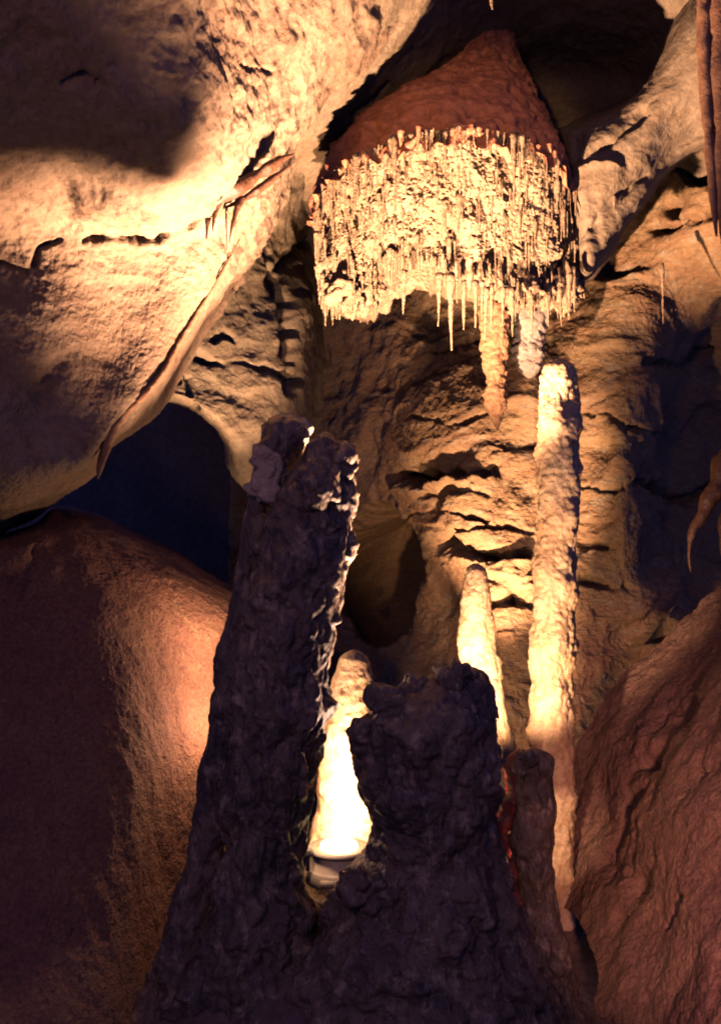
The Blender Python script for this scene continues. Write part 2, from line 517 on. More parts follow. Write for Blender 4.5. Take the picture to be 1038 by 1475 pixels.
patch('cave_wall', mound_net, 480, 380, d_mound, M_mound, mound_feats, 'smooth reddish flowstone dome at lower left')

back_cols = (330, 450, 550, 640, 730, 830, 920, 1020, 1400)
back_rows = {
    150: (9.6, 9.8, 9.6, 9.4, 9.2, 9.0, 8.6, 8.0, 6.8),
    330: (9.6, 9.9, 9.6, 9.3, 9.0, 8.9, 8.5, 7.8, 6.7),
    450: (9.8, 10.2, 9.5, 9.0, 8.9, 8.7, 8.3, 8.7, 8.4),
    560: (10.0, 10.5, 9.4, 8.7, 8.5, 8.5, 8.1, 9.3, 9.2),
    660: (10.0, 10.5, 9.2, 8.6, 8.4, 8.4, 8.1, 9.5, 9.5),
    760: (9.9, 10.4, 9.5, 8.4, 8.2, 8.2, 8.0, 9.3, 9.2),
    860: (9.6, 10.2, 10.0, 8.5, 8.0, 8.1, 8.0, 8.7, 8.4),
    950: (8.9, 9.0, 8.8, 8.2, 7.8, 7.8, 8.0, 7.5, 6.3),
    1100: (8.0, 8.0, 7.8, 7.5, 7.3, 7.3, 7.5, 7.1, 6.1),
    1350: (7.2, 7.2, 7.1, 7.0, 6.9, 6.8, 6.8, 6.5, 5.8),
}
back_net = [[(x, y, v) for x, v in zip(back_cols, vals)] for y, vals in back_rows.items()]
back_feats = [
    ('ledge', [(560, 705), (600, 697), (650, 696), (715, 683)], 9, 30, 0.14),
    ('groove', [(572, 690), (620, 684), (670, 684), (710, 682)], 9, 0.35),
    ('groove', [(640, 780), (660, 793), (700, 800), (770, 800)], 7, 0.28),
    ('ledge', [(640, 795), (700, 812), (770, 808)], 6, 30, 0.12),
    ('groove', [(600, 715), (650, 708), (700, 715)], 5, 0.08),
    ('groove', [(710, 872), (735, 862), (765, 872)], 8, 0.2),
    ('pit', (550, 830, 52, 90), 0.8),
    ('groove', [(620, 500), (680, 490), (760, 470)], 6, 0.15),
    ('groove', [(545, 560), (600, 545), (640, 530)], 6, 0.15),
    ('pit', (1000, 235, 26, 26), 0.7),
    ('pit', (962, 298, 14, 16), 0.5),
    ('groove', [(930, 330), (980, 325), (1030, 300)], 7, 0.15),
    ('groove', [(840, 835), (880, 850), (910, 845)], 6, 0.12),
    ('groove', [(835, 788), (858, 784)], 5, 0.12),
    ('bump', (955, 920, 30, 60), 0.20),
    ('pit', (960, 930, 18, 12), 0.35),
    ('groove', [(890, 610), (925, 620), (960, 625)], 4, 0.08),
    ('groove', [(590, 600), (650, 612), (705, 600)], 3, 0.10), ('groove', [(565, 745), (640, 735), (700, 748)], 3, 0.10),
    ('groove', [(650, 768), (700, 758), (768, 766)], 3, 0.10), ('groove', [(838, 598), (880, 604), (928, 622)], 3.5, 0.12),
    ('groove', [(836, 700), (870, 706), (900, 700)], 3, 0.08), ('groove', [(700, 640), (740, 652), (772, 645)], 3, 0.08),
    ('groove', [(930, 520), (980, 530), (1030, 510)], 6, 0.15), ('groove', [(930, 690), (975, 720), (1030, 700)], 6, 0.2),
    ('bump', (660, 640, 80, 60), 0.12),
    ('bump', (755, 560, 30, 60), 0.20),
]
patch('cave_wall', back_net, 560, 620, d_back, M_back, back_feats, 'orange layered back wall with dark ledges')

right_net = [
    [(735, 1320, 6.75), (855, 1030, 7.05), (985, 890, 7.0), (1100, 808, 6.6), (1500, 600, 5.7)],
    [(815, 1310, 6.2), (905, 1080, 6.4), (1028, 926, 6.3), (1130, 845, 5.9), (1500, 640, 4.7)],
    [(850, 1360, 5.6), (945, 1200, 5.6), (1050, 1060, 5.3), (1150, 980, 4.9), (1500, 850, 4.0)],
    [(855, 1450, 5.1), (960, 1340, 5.0), (1070, 1250, 4.7), (1170, 1180, 4.3), (1500, 1080, 3.5)],
    [(850, 1800, 4.4), (980, 1650, 4.2), (1090, 1560, 3.9), (1190, 1480, 3.6), (1500, 1380, 3.0)],
]
right_feats = [
    ('groove', [(955, 1330), (970, 1316), (985, 1298)], 5, 0.10),
    ('bump', (935, 1065, 18, 26), 0.05), ('groove', [(922, 1105), (936, 1100)], 6, 0.06), ('groove', [(1012, 1110), (1008, 1145)], 5, 0.06), ('bump', (1000, 1180, 60, 90), 0.06), ('groove', [(870, 1340), (900, 1290), (950, 1240)], 10, 0.04),
    ('groove', [(880, 1260), (930, 1130), (1000, 1010)], 22, 0.06),
]
patch('cave_wall', right_net, 330, 330, d_right, M_right, right_feats, 'reddish brown sloping wall at lower right')

# cave floor with the mound the stalagmites grow from
gx = np.linspace(-5, 5, 300); gy = np.linspace(-2.5, 11, 380)
XX, YYg = np.meshgrid(gx, gy)
pf = np.stack([XX, YYg, 0 * XX], -1).reshape(-1, 3)
zf = (0.05 + 0.60 * np.exp(-(((pf[:, 0] + 0.02) / 0.95) ** 2 + ((pf[:, 1] - 4.95) / 0.62) ** 2) ** 1.2)
      + 0.30 * sstep(5.6, 7.5, pf[:, 1]) + 0.12 * fbm(pf * 1.3, 3) + 0.04 * fbm(pf * 6, 4) + 0.02 * billow(pf * 16, 2))
o = link_mesh('cave_floor', np.stack([pf[:, 0], pf[:, 1], zf], -1), grid_faces(380, 300), M_floor)
tag(o, 'dark rocky cave floor swelling up around the stalagmites', None, None, 'structure')


# ------------------------------------------------------------------ stalagmites
def d_dark(p):
    w = p + 0.05 * np.stack([fbm(p * 6, 2), fbm(p * 6 + 31, 2), fbm(p * 6 + 77, 2)], -1)
    return 0.07 * fbm(w * 3.6, 2) + 0.075 * (billow(w * np.array([6.5, 6.5, 3.2]), 3) - 0.4) + 0.02 * fbm(p * 20, 3) - 0.01


def d_pale(p):
    return 0.038 * fbm(p * np.array([2.5, 2.5, 3.6]), 3) + 0.02 * noise(p * np.array([7, 7, 5.0])) + 0.034 * (0.55 - worley(p * np.array([10, 10, 7.0]))) + 0.014 * (0.5 - worley(p * 26)) + 0.008 * fbm(p * 34, 3)


def d_smooth(p):
    return 0.022 * fbm(p * 4.0, 3) + 0.012 * fbm(p * 12, 3) + 0.010 * (0.5 - worley(p * 18)) + 0.008 * (billow(p * np.array([3, 3, 9.0]), 2) - 0.4)


main_prof = [(634, 446, 488), (642, 442, 500), (655, 436, 507), (680, 420, 508), (720, 402, 508), (760, 376, 504), (800, 366, 502),
             (850, 357, 486), (900, 350, 481), (960, 338, 478), (1000, 332, 473), (1050, 326, 465), (1100, 324, 458), (1150, 322, 450),
             (1200, 324, 438), (1260, 314, 436), (1300, 304, 450), (1330, 296, 465), (1400, 270, 480), (1560, 200, 520)]
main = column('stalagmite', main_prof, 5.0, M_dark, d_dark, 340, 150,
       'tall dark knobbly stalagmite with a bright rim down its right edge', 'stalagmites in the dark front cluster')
slim_prof = [(597, 388, 428), (606, 380, 438), (640, 373, 440), (670, 366, 424), (695, 358, 408), (712, 356, 396), (740, 352, 388),
             (790, 345, 386), (850, 335, 380), (900, 326, 376), (960, 309, 368), (1050, 299, 352), (1130, 284, 340), (1200, 273, 332),
             (1280, 256, 322), (1350, 236, 325), (1420, 200, 330), (1560, 90, 350)]
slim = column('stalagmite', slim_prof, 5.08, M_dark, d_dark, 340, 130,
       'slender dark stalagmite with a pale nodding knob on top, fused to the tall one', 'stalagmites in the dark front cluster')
stump_prof = [(958, 640, 690), (972, 622, 702), (986, 585, 708), (996, 566, 710), (1010, 545, 712), (1040, 516, 717), (1070, 507, 714), (1100, 508, 716),
              (1150, 520, 716), (1195, 532, 716), (1222, 530, 716), (1245, 512, 720), (1265, 494, 726), (1300, 478, 742), (1360, 450, 775), (1420, 420, 810), (1560, 360, 880)]
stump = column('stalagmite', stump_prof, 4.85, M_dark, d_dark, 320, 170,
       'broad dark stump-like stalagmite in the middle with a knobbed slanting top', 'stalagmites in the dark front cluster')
small = empty('stalagmite', W(770, 1400, 4.9))
tag(small, 'short dark stalagmite with a glowing red left edge beside the broad stump', 'stalagmite', 'stalagmites in the dark front cluster')
small_prof = [(1077, 752, 780), (1084, 744, 796), (1095, 742, 801), (1106, 742, 798), (1122, 742, 796), (1160, 740, 805), (1190, 734, 800),
              (1250, 735, 797), (1300, 742, 800), (1360, 730, 815), (1560, 690, 870)]
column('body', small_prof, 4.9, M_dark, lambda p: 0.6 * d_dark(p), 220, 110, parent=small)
v, f = tube_geo([W(752, 1080, 4.90), W(737, 1104, 4.90), W(740, 1140, 4.90), W(727, 1168, 4.92), W(722, 1215, 4.92), W(728, 1262, 4.88), W(746, 1306, 4.80)],
                [0.014, 0.032, 0.038, 0.030, 0.036, 0.048, 0.018], 16, 14, 0.5, 14, flat=1.2)
link_mesh('translucent_rim', v, f, M_red, small, W(740, 1200, 4.9))

tall_prof = [(516, 792, 816), (524, 782, 826), (545, 777, 831), (600, 774, 833), (650, 773, 833), (750, 774, 831), (830, 770, 829), (900, 767, 828),
             (960, 765, 826), (1050, 762, 824), (1090, 768, 824), (1200, 782, 826), (1320, 778, 830), (1420, 765, 850)]
column('stalagmite', tall_prof, 6.3, M_pale, d_pale, 420, 110,
       'very tall slim bright column-like stalagmite standing under the right of the bell', 'pale stalagmites behind the dark cluster')
mid_prof = [(811, 672, 696), (818, 668, 702), (840, 664, 706), (880, 660, 709), (930, 658, 714), (960, 662, 720), (1010, 672, 726), (1070, 680, 742), (1200, 660, 760), (1330, 630, 790)]
column('stalagmite', mid_prof, 6.2, M_pale, d_pale, 260, 100,
       'blunt brilliant white stalagmite rising behind the broad dark stump', 'pale stalagmites behind the dark cluster')
lit_prof = [(936, 496, 524), (945, 490, 529), (965, 484, 534), (1000, 473, 546), (1060, 464, 548), (1120, 457, 551), (1160, 460, 549), (1210, 444, 556), (1330, 430, 580)]
column('stalagmite', lit_prof, 6.15, M_pale, d_smooth, 200, 100,
       'smooth cone-shaped stalagmite glowing white above the floodlight', 'pale stalagmites behind the dark cluster')

def knob_geo(px, py, Y, rx, ry):
    nu_, nv_ = 44, 32
    a = np.linspace(0, 2 * math.pi, nu_, endpoint=False)[None, :]
    b = np.linspace(-math.pi / 2, math.pi / 2, nv_)[:, None]
    N_ = np.stack([np.cos(b) * np.cos(a), np.cos(b) * np.sin(a), np.sin(b) * np.ones_like(a)], -1).reshape(-1, 3)
    v = W(px, py, Y) + N_ * np.array([rx, rx * 0.9, ry]) / F * Y
    v = v + N_ * (0.4 * rx / F * Y * (1.5 * fbm(v * 5, 2) + 0.9 * (billow(v * 14, 2) - 0.4)))[:, None]
    return v, grid_faces(nv_, nu_, True)


for o, lumps in ((stump, [(602, 994, 4.8, 26, 18), (664, 974, 4.75, 30, 20), (560, 1012, 4.75, 28, 20), (524, 1062, 4.75, 22, 32), (520, 1275, 4.6, 34, 30)]),
                 (main, [(492, 668, 4.95, 24, 26), (462, 650, 4.95, 20, 18), (496, 715, 4.95, 18, 30), (490, 790, 4.95, 22, 26), (462, 700, 4.8, 30, 34)]),
                 (small, [(784, 1100, 4.85, 19, 13), (760, 1092, 4.82, 18, 12), (750, 1104, 4.84, 14, 16)]),
                 (slim, [(414, 626, 5.12, 28, 28), (388, 668, 5.02, 26, 34), (376, 705, 5.0, 24, 18), (376, 770, 5.0, 16, 34)])):
    for (a, b, c, d, e) in lumps:
        v, f = knob_geo(a, b, c, d, e)
        link_mesh('knob', v, f, M_knob if o is slim and b < 740 else M_dark, o, W(a, b, c))

# ------------------------------------------------------------------ hanging bell
BY = 7.25
bell = empty('hanging_bell', W(645, 300, BY))
tag(bell, 'large bell-shaped stalactite with a red-brown top and a bright fringe of coral and straws', 'stalactite')
segs = 220
th = np.linspace(0, 2 * math.pi, segs, endpoint=False)
def side_drop(a):
    c = np.cos(a)
    return 0.10 * np.abs(c) ** 3 + 0.42 * sstep(0.88, 1.0, c)


# upper cone : (py, left, right)
cone = [(-20, 680, 748), (20, 668, 754), (60, 650, 760), (90, 622, 768), (130, 570, 782), (170, 512, 797), (210, 480, 808), (250, 462, 822), (290, 453, 832), (310, 452, 836)]
cy = np.array([c[0] for c in cone], float)
rings = 150
yy = np.linspace(-20, 310, rings)
Lx = np.interp(yy, cy, [c[1] for c in cone]); Rx = np.interp(yy, cy, [c[2] for c in cone])
k = np.hanning(21); k /= k.sum()
Lx = np.convolve(np.pad(Lx, 10, 'edge'), k, 'valid'); Rx = np.convolve(np.pad(Rx, 10, 'edge'), k, 'valid')
# the rim line in the photograph rises towards the front: front rim is seen higher than the sides
cxw = ((Lx + Rx) / 2 - 519) / F * BY
rw = (Rx - Lx) / 2 / F * BY
zw = CZ + (737.5 - yy) / F * BY
tt = (yy + 20) / 330
X = cxw[:, None] + rw[:, None] * np.cos(th)
Yc = BY + 0.55 * (1 - tt[:, None]) - 0.0 + rw[:, None] * np.sin(th) * 0.95
Z = zw[:, None] + (0.20 * tt[:, None] ** 2) * np.clip(-np.sin(th), 0, 1)[None]
p = np.stack([X, Yc, Z], -1).reshape(-1, 3)
n = np.stack([np.cos(th)[None] * np.ones((rings, 1)), np.sin(th)[None] * np.ones((rings, 1)), np.full((rings, segs), 0.4)], -1).reshape(-1, 3)
d = 0.05 * (ridged(p * np.array([7, 7, 1.1]), 3) - 0.5) + 0.06 * fbm(p * 1.5, 3) + 0.02 * fbm(p * np.array([7, 7, 4]), 3) + 0.012 * billow(p * 14, 2)
rimf = np.repeat(sstep(0.8, 1.0, tt), segs)
d += rimf * (0.05 * (billow(p * 9, 2) - 0.3) - 0.02)
p[:, 2] -= np.repeat(sstep(0.5, 1.0, tt), segs) * np.tile(side_drop(th), rings)
p[:, 2] += np.repeat(sstep(0.7, 1.0, tt), segs) * (0.10 * fbm(p * np.array([5, 5, 0.1]), 3) + 0.05 * noise(p * np.array([16, 16, 0.1])))
d -= np.repeat(sstep(0.72, 0.85, tt) * (1 - sstep(0.97, 1.0, tt)), segs) * 0.06 * sstep(0.1, 0.45, noise(p * np.array([9, 9, 7.0])))
link_mesh('flowstone_cap', p + n * d[:, None], grid_faces(rings, segs, True), M_bell, bell, W(645, 250, BY))

# coral face : from the rim down to the ragged bottom
bx_ = [440, 465, 490, 530, 550, 600, 640, 700, 735, 790, 815, 845]
by_ = [370, 420, 452, 452, 392, 396, 400, 416, 446, 440, 425, 390]
rings2 = 230
rimx, rimz, rimy = X[-1], Z[-1], Yc[-1]
cx0 = cxw[-1]


def face_point(thv, t):
    """nominal coral face at angle thv, t 0 at the rim .. 1 at the bottom (arrays)"""
    s, c = np.sin(thv), np.cos(thv)
    R0 = rw[-1]
    x = cx0 + R0 * c * (0.965 - 0.03 * t)
    px = 519 + x / BY * F
    front = np.clip(-s, 0, 1)
    yb = np.interp(px, bx_, by_)
    ztop = zw[-1] + 0.20 * np.clip(-s, 0, 1) + 0.05 - side_drop(thv) + 0.02
    y1 = BY + R0 * 0.95 * s * np.where(s < 0, 0.96 - 0.60 + 0.06 * (np.exp(-((px - 505) / 55) ** 2) + np.exp(-((px - 775) / 60) ** 2)), 0.85)
    zbot = CZ + (737.5 - yb + 12) / F * np.minimum(y1, BY)
    z = ztop + (zbot - ztop) * t
    side = np.exp(-((px - 505) / 55) ** 2) + np.exp(-((px - 775) / 60) ** 2)
    yoff = 0.96 - 0.60 * t ** 0.85 + 0.08 * side * np.clip(t - 0.25, 0, 1)
    y = BY + R0 * 0.95 * s * np.where(s < 0, yoff, 0.85)
    return np.stack([x, y, z], -1)


T2 = np.linspace(0, 1, rings2)
segs = 640
th = np.concatenate([np.linspace(math.pi * 0.97, math.pi * 2.03, 560, endpoint=False), np.linspace(math.pi * 2.03, math.pi * 2.97, 80, endpoint=False)])
TT, TH = np.meshgrid(T2, th, indexing='ij')
G = face_point(TH, TT)
n = np.stack([np.cos(TH), np.sin(TH), np.full(TH.shape, -0.35)], -1).reshape(-1, 3)
p = G.reshape(-1, 3)
wv = p + 0.04 * np.stack([fbm(p * 7, 2), fbm(p * 7 + 31, 2), fbm(p * 7 + 77, 2)], -1)
d = (0.13 * fbm(p * np.array([3.4, 3.4, 2.8]), 2) + np.repeat(T2, segs) * 0.08 * noise(p * np.array([5.5, 5.5, 4.5]) + 3.3) + 0.04 * (0.6 - worley(wv * np.array([5, 5, 4]))) + 0.04 * (0.5 - worley(wv * np.array([14, 14, 9.0])))
     + 0.03 * (0.5 - worley(wv * np.array([30, 30, 20.0]))) + 0.02 * (0.5 - worley(p * 56)) + 0.01 * fbm(p * 60, 2))
d *= np.repeat((0.35 + 0.65 * sstep(0, 0.12, T2)) * (1 - 0.6 * sstep(0.9, 1.0, T2)), segs)
v = p + n * d[:, None]
v = v + np.repeat(sstep(0.8, 1.0, T2), segs)[:, None] * np.stack([0 * d, 0 * d, 0.10 * fbm(p * np.array([6, 6, 0.2]), 3) + 0.04 * noise(p * np.array([20, 20, 0.2]))], -1)
# close the underside upwards into a hollow
inner = []
NI = 40
for kf in np.linspace(0.98, 0.12, NI):
    ring = G[-1].copy()
    c0 = np.array([cx0, BY - 0.1, 0])
    ring[:, :2] = c0[:2] + (ring[:, :2] - c0[:2]) * kf
    ring[:, 2] += 0.26 * (1 - kf) + 0.08 * (1 - sstep(0.8, 0.98, kf)) * 0
    w_ = 1 - 0.8 * sstep(0.85, 0.98, kf)
    q = ring * np.array([1, 1, 1.0])
    ring[:, 2] += w_ * (0.14 * fbm(q * 4, 3) - 0.10 * (0.5 - worley(q * 11)) - 0.05 * (0.5 - worley(q * 26)))
    inner.append(ring)
v = np.concatenate([v] + inner + [[[cx0, BY - 0.1, G[-1][:, 2].mean() + 0.22]]])
fl = grid_faces(rings2 + NI, segs, True).tolist()
last = (rings2 + NI - 1) * segs
for j in range(segs):
    fl.append([len(v) - 1, last + j, last + (j + 1) % segs])
link_mesh('coral_face', v, fl, M_coral, bell, W(645, 330, BY))

for (a, b, c, rx, ry) in ((508, 428, 7.04, 28, 22), (486, 412, 7.05, 20, 20), (535, 412, 7.02, 18, 16), (762, 420, 7.02, 38, 24), (800, 418, 7.08, 24, 24), (735, 414, 7.0, 24, 16), (820, 415, 6.98, 18, 30)):
    v, f = knob_geo(a, b, c, rx, ry)
    cen = np.array(W(a, b, c))
    nn = v - cen
    nn /= np.linalg.norm(nn, axis=1)[:, None] + 1e-9
    v = v + nn * (0.09 * (0.5 - worley(v * 13)) + 0.05 * (0.5 - worley(v * 30)))[:, None]
    link_mesh('coral_lump', v, f, M_coral, bell, cen)

# straws hanging from the bell
def straw_geo(x, y, z, ln, r):
    bend = random.uniform(-0.012, 0.012)
    return tube_geo([(x, y, z + 0.03), (x + bend * .4, y, z - ln * 0.35), (x + bend * .6, y, z - ln * 0.7), (x + bend, y, z - ln)], [r * random.uniform(1.6, 2.6), r * random.uniform(0.9, 1.3), r * random.uniform(0.6, 0.9), r * 0.35], 7, 4, 0.45, 24)


cand = []
for i in range(48):
    a = random.uniform(math.pi * 1.06, math.pi * 1.94)
    t = random.choice([0.01, 0.03, random.uniform(0.0, 0.35), random.uniform(0.1, 0.6), random.uniform(0.3, 0.95), 0.97, 0.98])
    q = face_point(np.array([a]), np.array([t]))[0]
    nx, ny = math.cos(a), math.sin(a)
    if t < 0.05: ln = random.choice([random.uniform(0.06, 0.2), random.uniform(0.2, 0.5)])
    elif t < 0.9: ln = random.uniform(0.08, 0.30)
    else: ln = random.uniform(0.08, 0.30)
    cand.append((q[0] + nx * 0.035, q[1] + ny * 0.035 - 0.01, q[2], ln, random.uniform(0.008, 0.014)))
# the long ones below the middle of the bell, read off the photograph (px, py_bottom, py_top)
for px, pt, pb in [(582, 395, 452), (633, 400, 470), (648, 400, 505), (668, 410, 475), (685, 410, 472), (700, 420, 490), (708, 415, 478), (724, 420, 470),
                   (737, 420, 485), (765, 430, 480), (788, 430, 470), (806, 420, 470), (820, 400, 455), (826, 390, 450), (465, 400, 445), (455, 340, 380), (762, 425, 455), (694, 410, 460)]:
    x, y, z = W(px, pt, 6.72)
    cand.append((x, y, z, (pb - pt) / F * 6.72, 0.011 if px != 648 else 0.016))
cand = cand[-100:] if len(cand) < 100 else sorted(cand, key=lambda c: -c[3])[:100]
for (x, y, z, ln, r) in cand:
    v, f = straw_geo(x, y, z, ln, r)
    link_mesh('straw', v, f, M_coral, bell, (x, y, z))
fr = []
for i in range(760):
    a = random.uniform(math.pi * 1.02, math.pi * 1.98)
    t = random.choice([random.uniform(0, 0.06), random.uniform(0.05, 0.98), random.uniform(0.9, 1.0), random.uniform(0.05, 0.98)])
    q = face_point(np.array([a]), np.array([t]))[0]
    fr.append(straw_geo(q[0] + math.cos(a) * 0.03, q[1] + math.sin(a) * 0.03 - 0.005, q[2], random.choice([random.uniform(0.03, 0.09), random.uniform(0.06, 0.2)]), random.uniform(0.003, 0.008)))
v, f = join_geo(fr)
tag(link_mesh('straw_fringe', v, f, M_coral, bell, W(645, 330, BY)), kind='stuff')
fr = []
for i in range(60):
    a = random.uniform(math.pi * 1.0, math.pi * 2.0)
    q = face_point(np.array([a]), np.array([random.uniform(-0.06, 0.05)]))[0]
    fr.append(straw_geo(q[0] + math.cos(a) * 0.035, q[1] + math.sin(a) * 0.035 - 0.01, q[2] + 0.02, random.choice([random.uniform(0.02, 0.06), random.uniform(0.05, 0.16)]), random.uniform(0.006, 0.015)))
v, f = join_geo(fr)
tag(link_mesh('drip_fringe', v, f, M_bell, bell, W(645, 250, BY)), kind='stuff')

# ------------------------------------------------------------------ other stalactites and draperies
def d_rib(p):
    return 0.05 * fbm(p * 5, 3) + 0.03 * (0.5 - worley(p * np.array([15, 15, 20.0]))) + 0.01 * fbm(p * 30, 2)


column('stalactite', [(400, 690, 738), (470, 692, 734), (540, 696, 730), (580, 700, 727), (600, 707, 724), (620, 713, 718)], 7.5, M_hang, d_rib, 160, 60,
       'rough ribbed brown stalactite tapering to a point below the bell', 'stalactites hanging behind the bell', cat='stalactite', up=False)
column('stalactite', [(400, 728, 800), (470, 734, 788), (510, 738, 782), (530, 742, 778), (545, 755, 772)], 7.7, M_grey, d_rib, 140, 70,
       'stubby pale grey stalactite between the ribbed one and the tall column', 'stalactites hanging behind the bell', cat='stalactite', up=False)


def strawthing(px, pt, pb, Y, label, r=0.01, mat=None):
    v, f = straw_geo(*W(px, pt, Y), (pb - pt) / F * Y, r)
    tag(link_mesh('straw_stalactite', v, f, mat or M_coral, None, W(px, pt, Y)), label, 'stalactite', 'thin straws on the cave roof')


strawthing(953, 385, 466, 7.6, 'lone thin straw hanging in the dark niche at right')
strawthing(706, -12, 14, 6.3, 'short pale straw on the ceiling above the bell')

v, f = join_geo([
    tube_geo([W(436, -25, 6.0), W(424, 5, 5.95), W(410, 40, 5.95)], [0.03, 0.022, 0.01], 10, 6, 0.2)])
tag(link_mesh('stalactite', v, f, M_brown, None, W(424, 0, 5.95)), 'small brown slanting stalactite at the top edge of the ceiling', 'stalactite')

v, f = join_geo([
    tube_geo([W(474, 40, 6.65), W(492, 50, 6.62), W(510, 54, 6.62), W(526, 44, 6.62)], [0.014, 0.04, 0.038, 0.012], 12, 8, 0.4, flat=0.6),
    tube_geo([W(481, 44, 6.6), W(482, 60, 6.6), W(478, 76, 6.6)], [0.014, 0.012, 0.004], 8, 5, 0.2),
    tube_geo([W(520, 50, 6.6), W(521, 66, 6.6), W(518, 80, 6.6)], [0.016, 0.012, 0.004], 8, 5, 0.2)])
tag(link_mesh('drapery', v, f, M_brown, None, W(500, 45, 6.6)), 'small orange two-pronged drapery on the bright ceiling', 'drapery')

v, f = join_geo([
    tube_geo([W(424, 222, 5.91), W(400, 233, 5.77), W(372, 250, 5.67), W(342, 271, 5.61), W(318, 283, 5.58), W(296, 281, 5.58)], [0.012, 0.040, 0.052, 0.058, 0.055, 0.012], 20, 14, 0.55, 5, flat=0.62),
    tube_geo([W(424, 234, 5.93), W(398, 254, 5.81), W(368, 276, 5.71), W(340, 292, 5.65), W(322, 300, 5.65)], [0.008, 0.026, 0.034, 0.030, 0.010], 18, 14, 0.55, 6, flat=0.6),
    tube_geo([W(305, 278, 5.58), W(302, 300, 5.57), W(299, 322, 5.57), W(297, 346, 5.57)], [0.030, 0.019, 0.012, 0.003], 12, 8, 0.4, 14),
    tube_geo([W(316, 282, 5.58), W(311, 300, 5.56), W(308, 316, 5.56), W(306, 334, 5.56)], [0.030, 0.018, 0.010, 0.003], 12, 8, 0.4, 14),
    tube_geo([W(347, 284, 5.65), W(340, 304, 5.63), W(334, 326, 5.63), W(330, 350, 5.63)], [0.030, 0.019, 0.011, 0.003], 12, 8, 0.4, 14),
    tube_geo([W(308, 282, 5.58), W(296, 276, 5.54), W(283, 279, 5.53)], [0.026, 0.014, 0.003], 10, 8, 0.4, 14),
])
tag(link_mesh('drapery', v, f, M_brown, None, W(350, 270, 5.6)), 'brown folded drapery with three hanging prongs on the pale left wall', 'drapery')

v, f = join_geo([
    tube_geo([W(345, 345, 5.98), W(312, 405, 5.95), W(284, 450, 5.92), W(258, 492, 5.88), W(232, 540, 5.78), W(200, 575, 5.68), W(172, 606, 5.60), W(152, 644, 5.58), W(141, 690, 5.58)],
             [0.004, 0.010, 0.016, 0.02, 0.018, 0.02, 0.026, 0.036, 0.005], 12, 16, 0.4, 8)])
tag(link_mesh('drapery', v, f, M_lip, None, W(258, 492, 5.62)), 'thin brown drapery running down the lip of the left overhang', 'drapery')

v, f = join_geo([
    tube_geo([W(1012, -60, 5.3), W(1014, 40, 5.3), W(1016, 120, 5.3), W(1020, 180, 5.3), W(1026, 270, 5.3), W(1031, 340, 5.3)], [0.05, 0.045, 0.04, 0.035, 0.025, 0.006], 16, 14, 0.3, 7),
    tube_geo([W(1035, -60, 5.28), W(1037, 100, 5.28), W(1040, 250, 5.28), W(1044, 420, 5.28)], [0.07, 0.06, 0.04, 0.008], 16, 14, 0.3, 7),
    tube_geo([W(1062, -60, 5.2), W(1062, 100, 5.2), W(1066, 300, 5.2)], [0.09, 0.06, 0.01], 16, 14, 0.3, 7)])
tag(link_mesh('drapery', v, f, M_lip, None, W(1030, 0, 5.3)), 'long reddish curtain hanging down the upper right edge of the cave', 'drapery')

v, f = join_geo([
    tube_geo([W(1060, 650, 6.4), W(1034, 700, 6.4), W(1014, 736, 6.4), W(998, 764, 6.4), W(992, 796, 6.4), W(994, 824, 6.4)], [0.10, 0.07, 0.045, 0.028, 0.014, 0.003], 14, 12, 0.35, 7),
    tube_geo([W(1070, 690, 6.38), W(1045, 740, 6.38), W(1038, 800, 6.38)], [0.06, 0.04, 0.006], 14, 12, 0.35, 7)])
tag(link_mesh('drapery', v, f, M_brown, None, W(1034, 700, 6.4)), 'reddish hooked drapery jutting from the dark right wall', 'drapery')

v, f = tube_geo([W(510, 96, 6.72), W(522, 92, 6.72), W(534, 86, 6.72)], [0.008, 0.022, 0.006], 10, 8, 0.5)
tag(link_mesh('drapery', v, f, M_brown, None, W(522, 92, 6.72)), 'tiny orange streak of drapery just below the two-pronged one', 'drapery')
strawthing(326, 306, 362, 5.5, 'hair-thin straw beside the prongs of the brown folded drapery', 0.005)
strawthing(884, 288, 306, 6.75, 'very short straw under the pale slab right of the bell', 0.006)

# ------------------------------------------------------------------ floodlight
LY = 5.4
lamp = empty('floodlight', W(485, 1262, LY))
tag(lamp, 'small cream floodlight standing on rock between the dark stalagmites', 'lamp')
cx, cy_, cz = W(488, 1222, LY)
def lathe(profile, segs=40):
    th = np.linspace(0, 2 * math.pi, segs, endpoint=False)
    v = np.array([[(cx + r * math.cos(a), cy_ + r * math.sin(a), cz + z) for a in th] for r, z in profile]).reshape(-1, 3)
    return v, grid_faces(len(profile), segs, True).tolist() 
link_mesh('housing', *lathe([(0.0, -0.17), (0.185, -0.17), (0.190, -0.16), (0.182, -0.10), (0.174, -0.092), (0.166, -0.09), (0.160, -0.03), (0.152, -0.018), (0.10, -0.012), (0.0, -0.012)]), M_metal, lamp, (cx, cy_, cz))
link_mesh('bezel', *lathe([(0.10, -0.010), (0.166, -0.010), (0.172, -0.002), (0.168, 0.010), (0.156, 0.014), (0.140, 0.010), (0.120, 0.010)]), M_metal, lamp, (cx, cy_, cz))
link_mesh('lens', *lathe([(0.105, 0.011), (0.104, 0.018), (0.098, 0.028), (0.086, 0.038), (0.07, 0.045), (0.05, 0.050), (0.03, 0.053), (0.0, 0.054)]), M_lens, lamp, (cx, cy_, cz))
v, f = join_geo([box_geo((cx - 0.205, cy_ - 0.05, cz - 0.07), (0.014, 0.04, 0.17))])
link_mesh('bracket', v, f, M_metal, lamp, (cx - 0.205, cy_, cz))
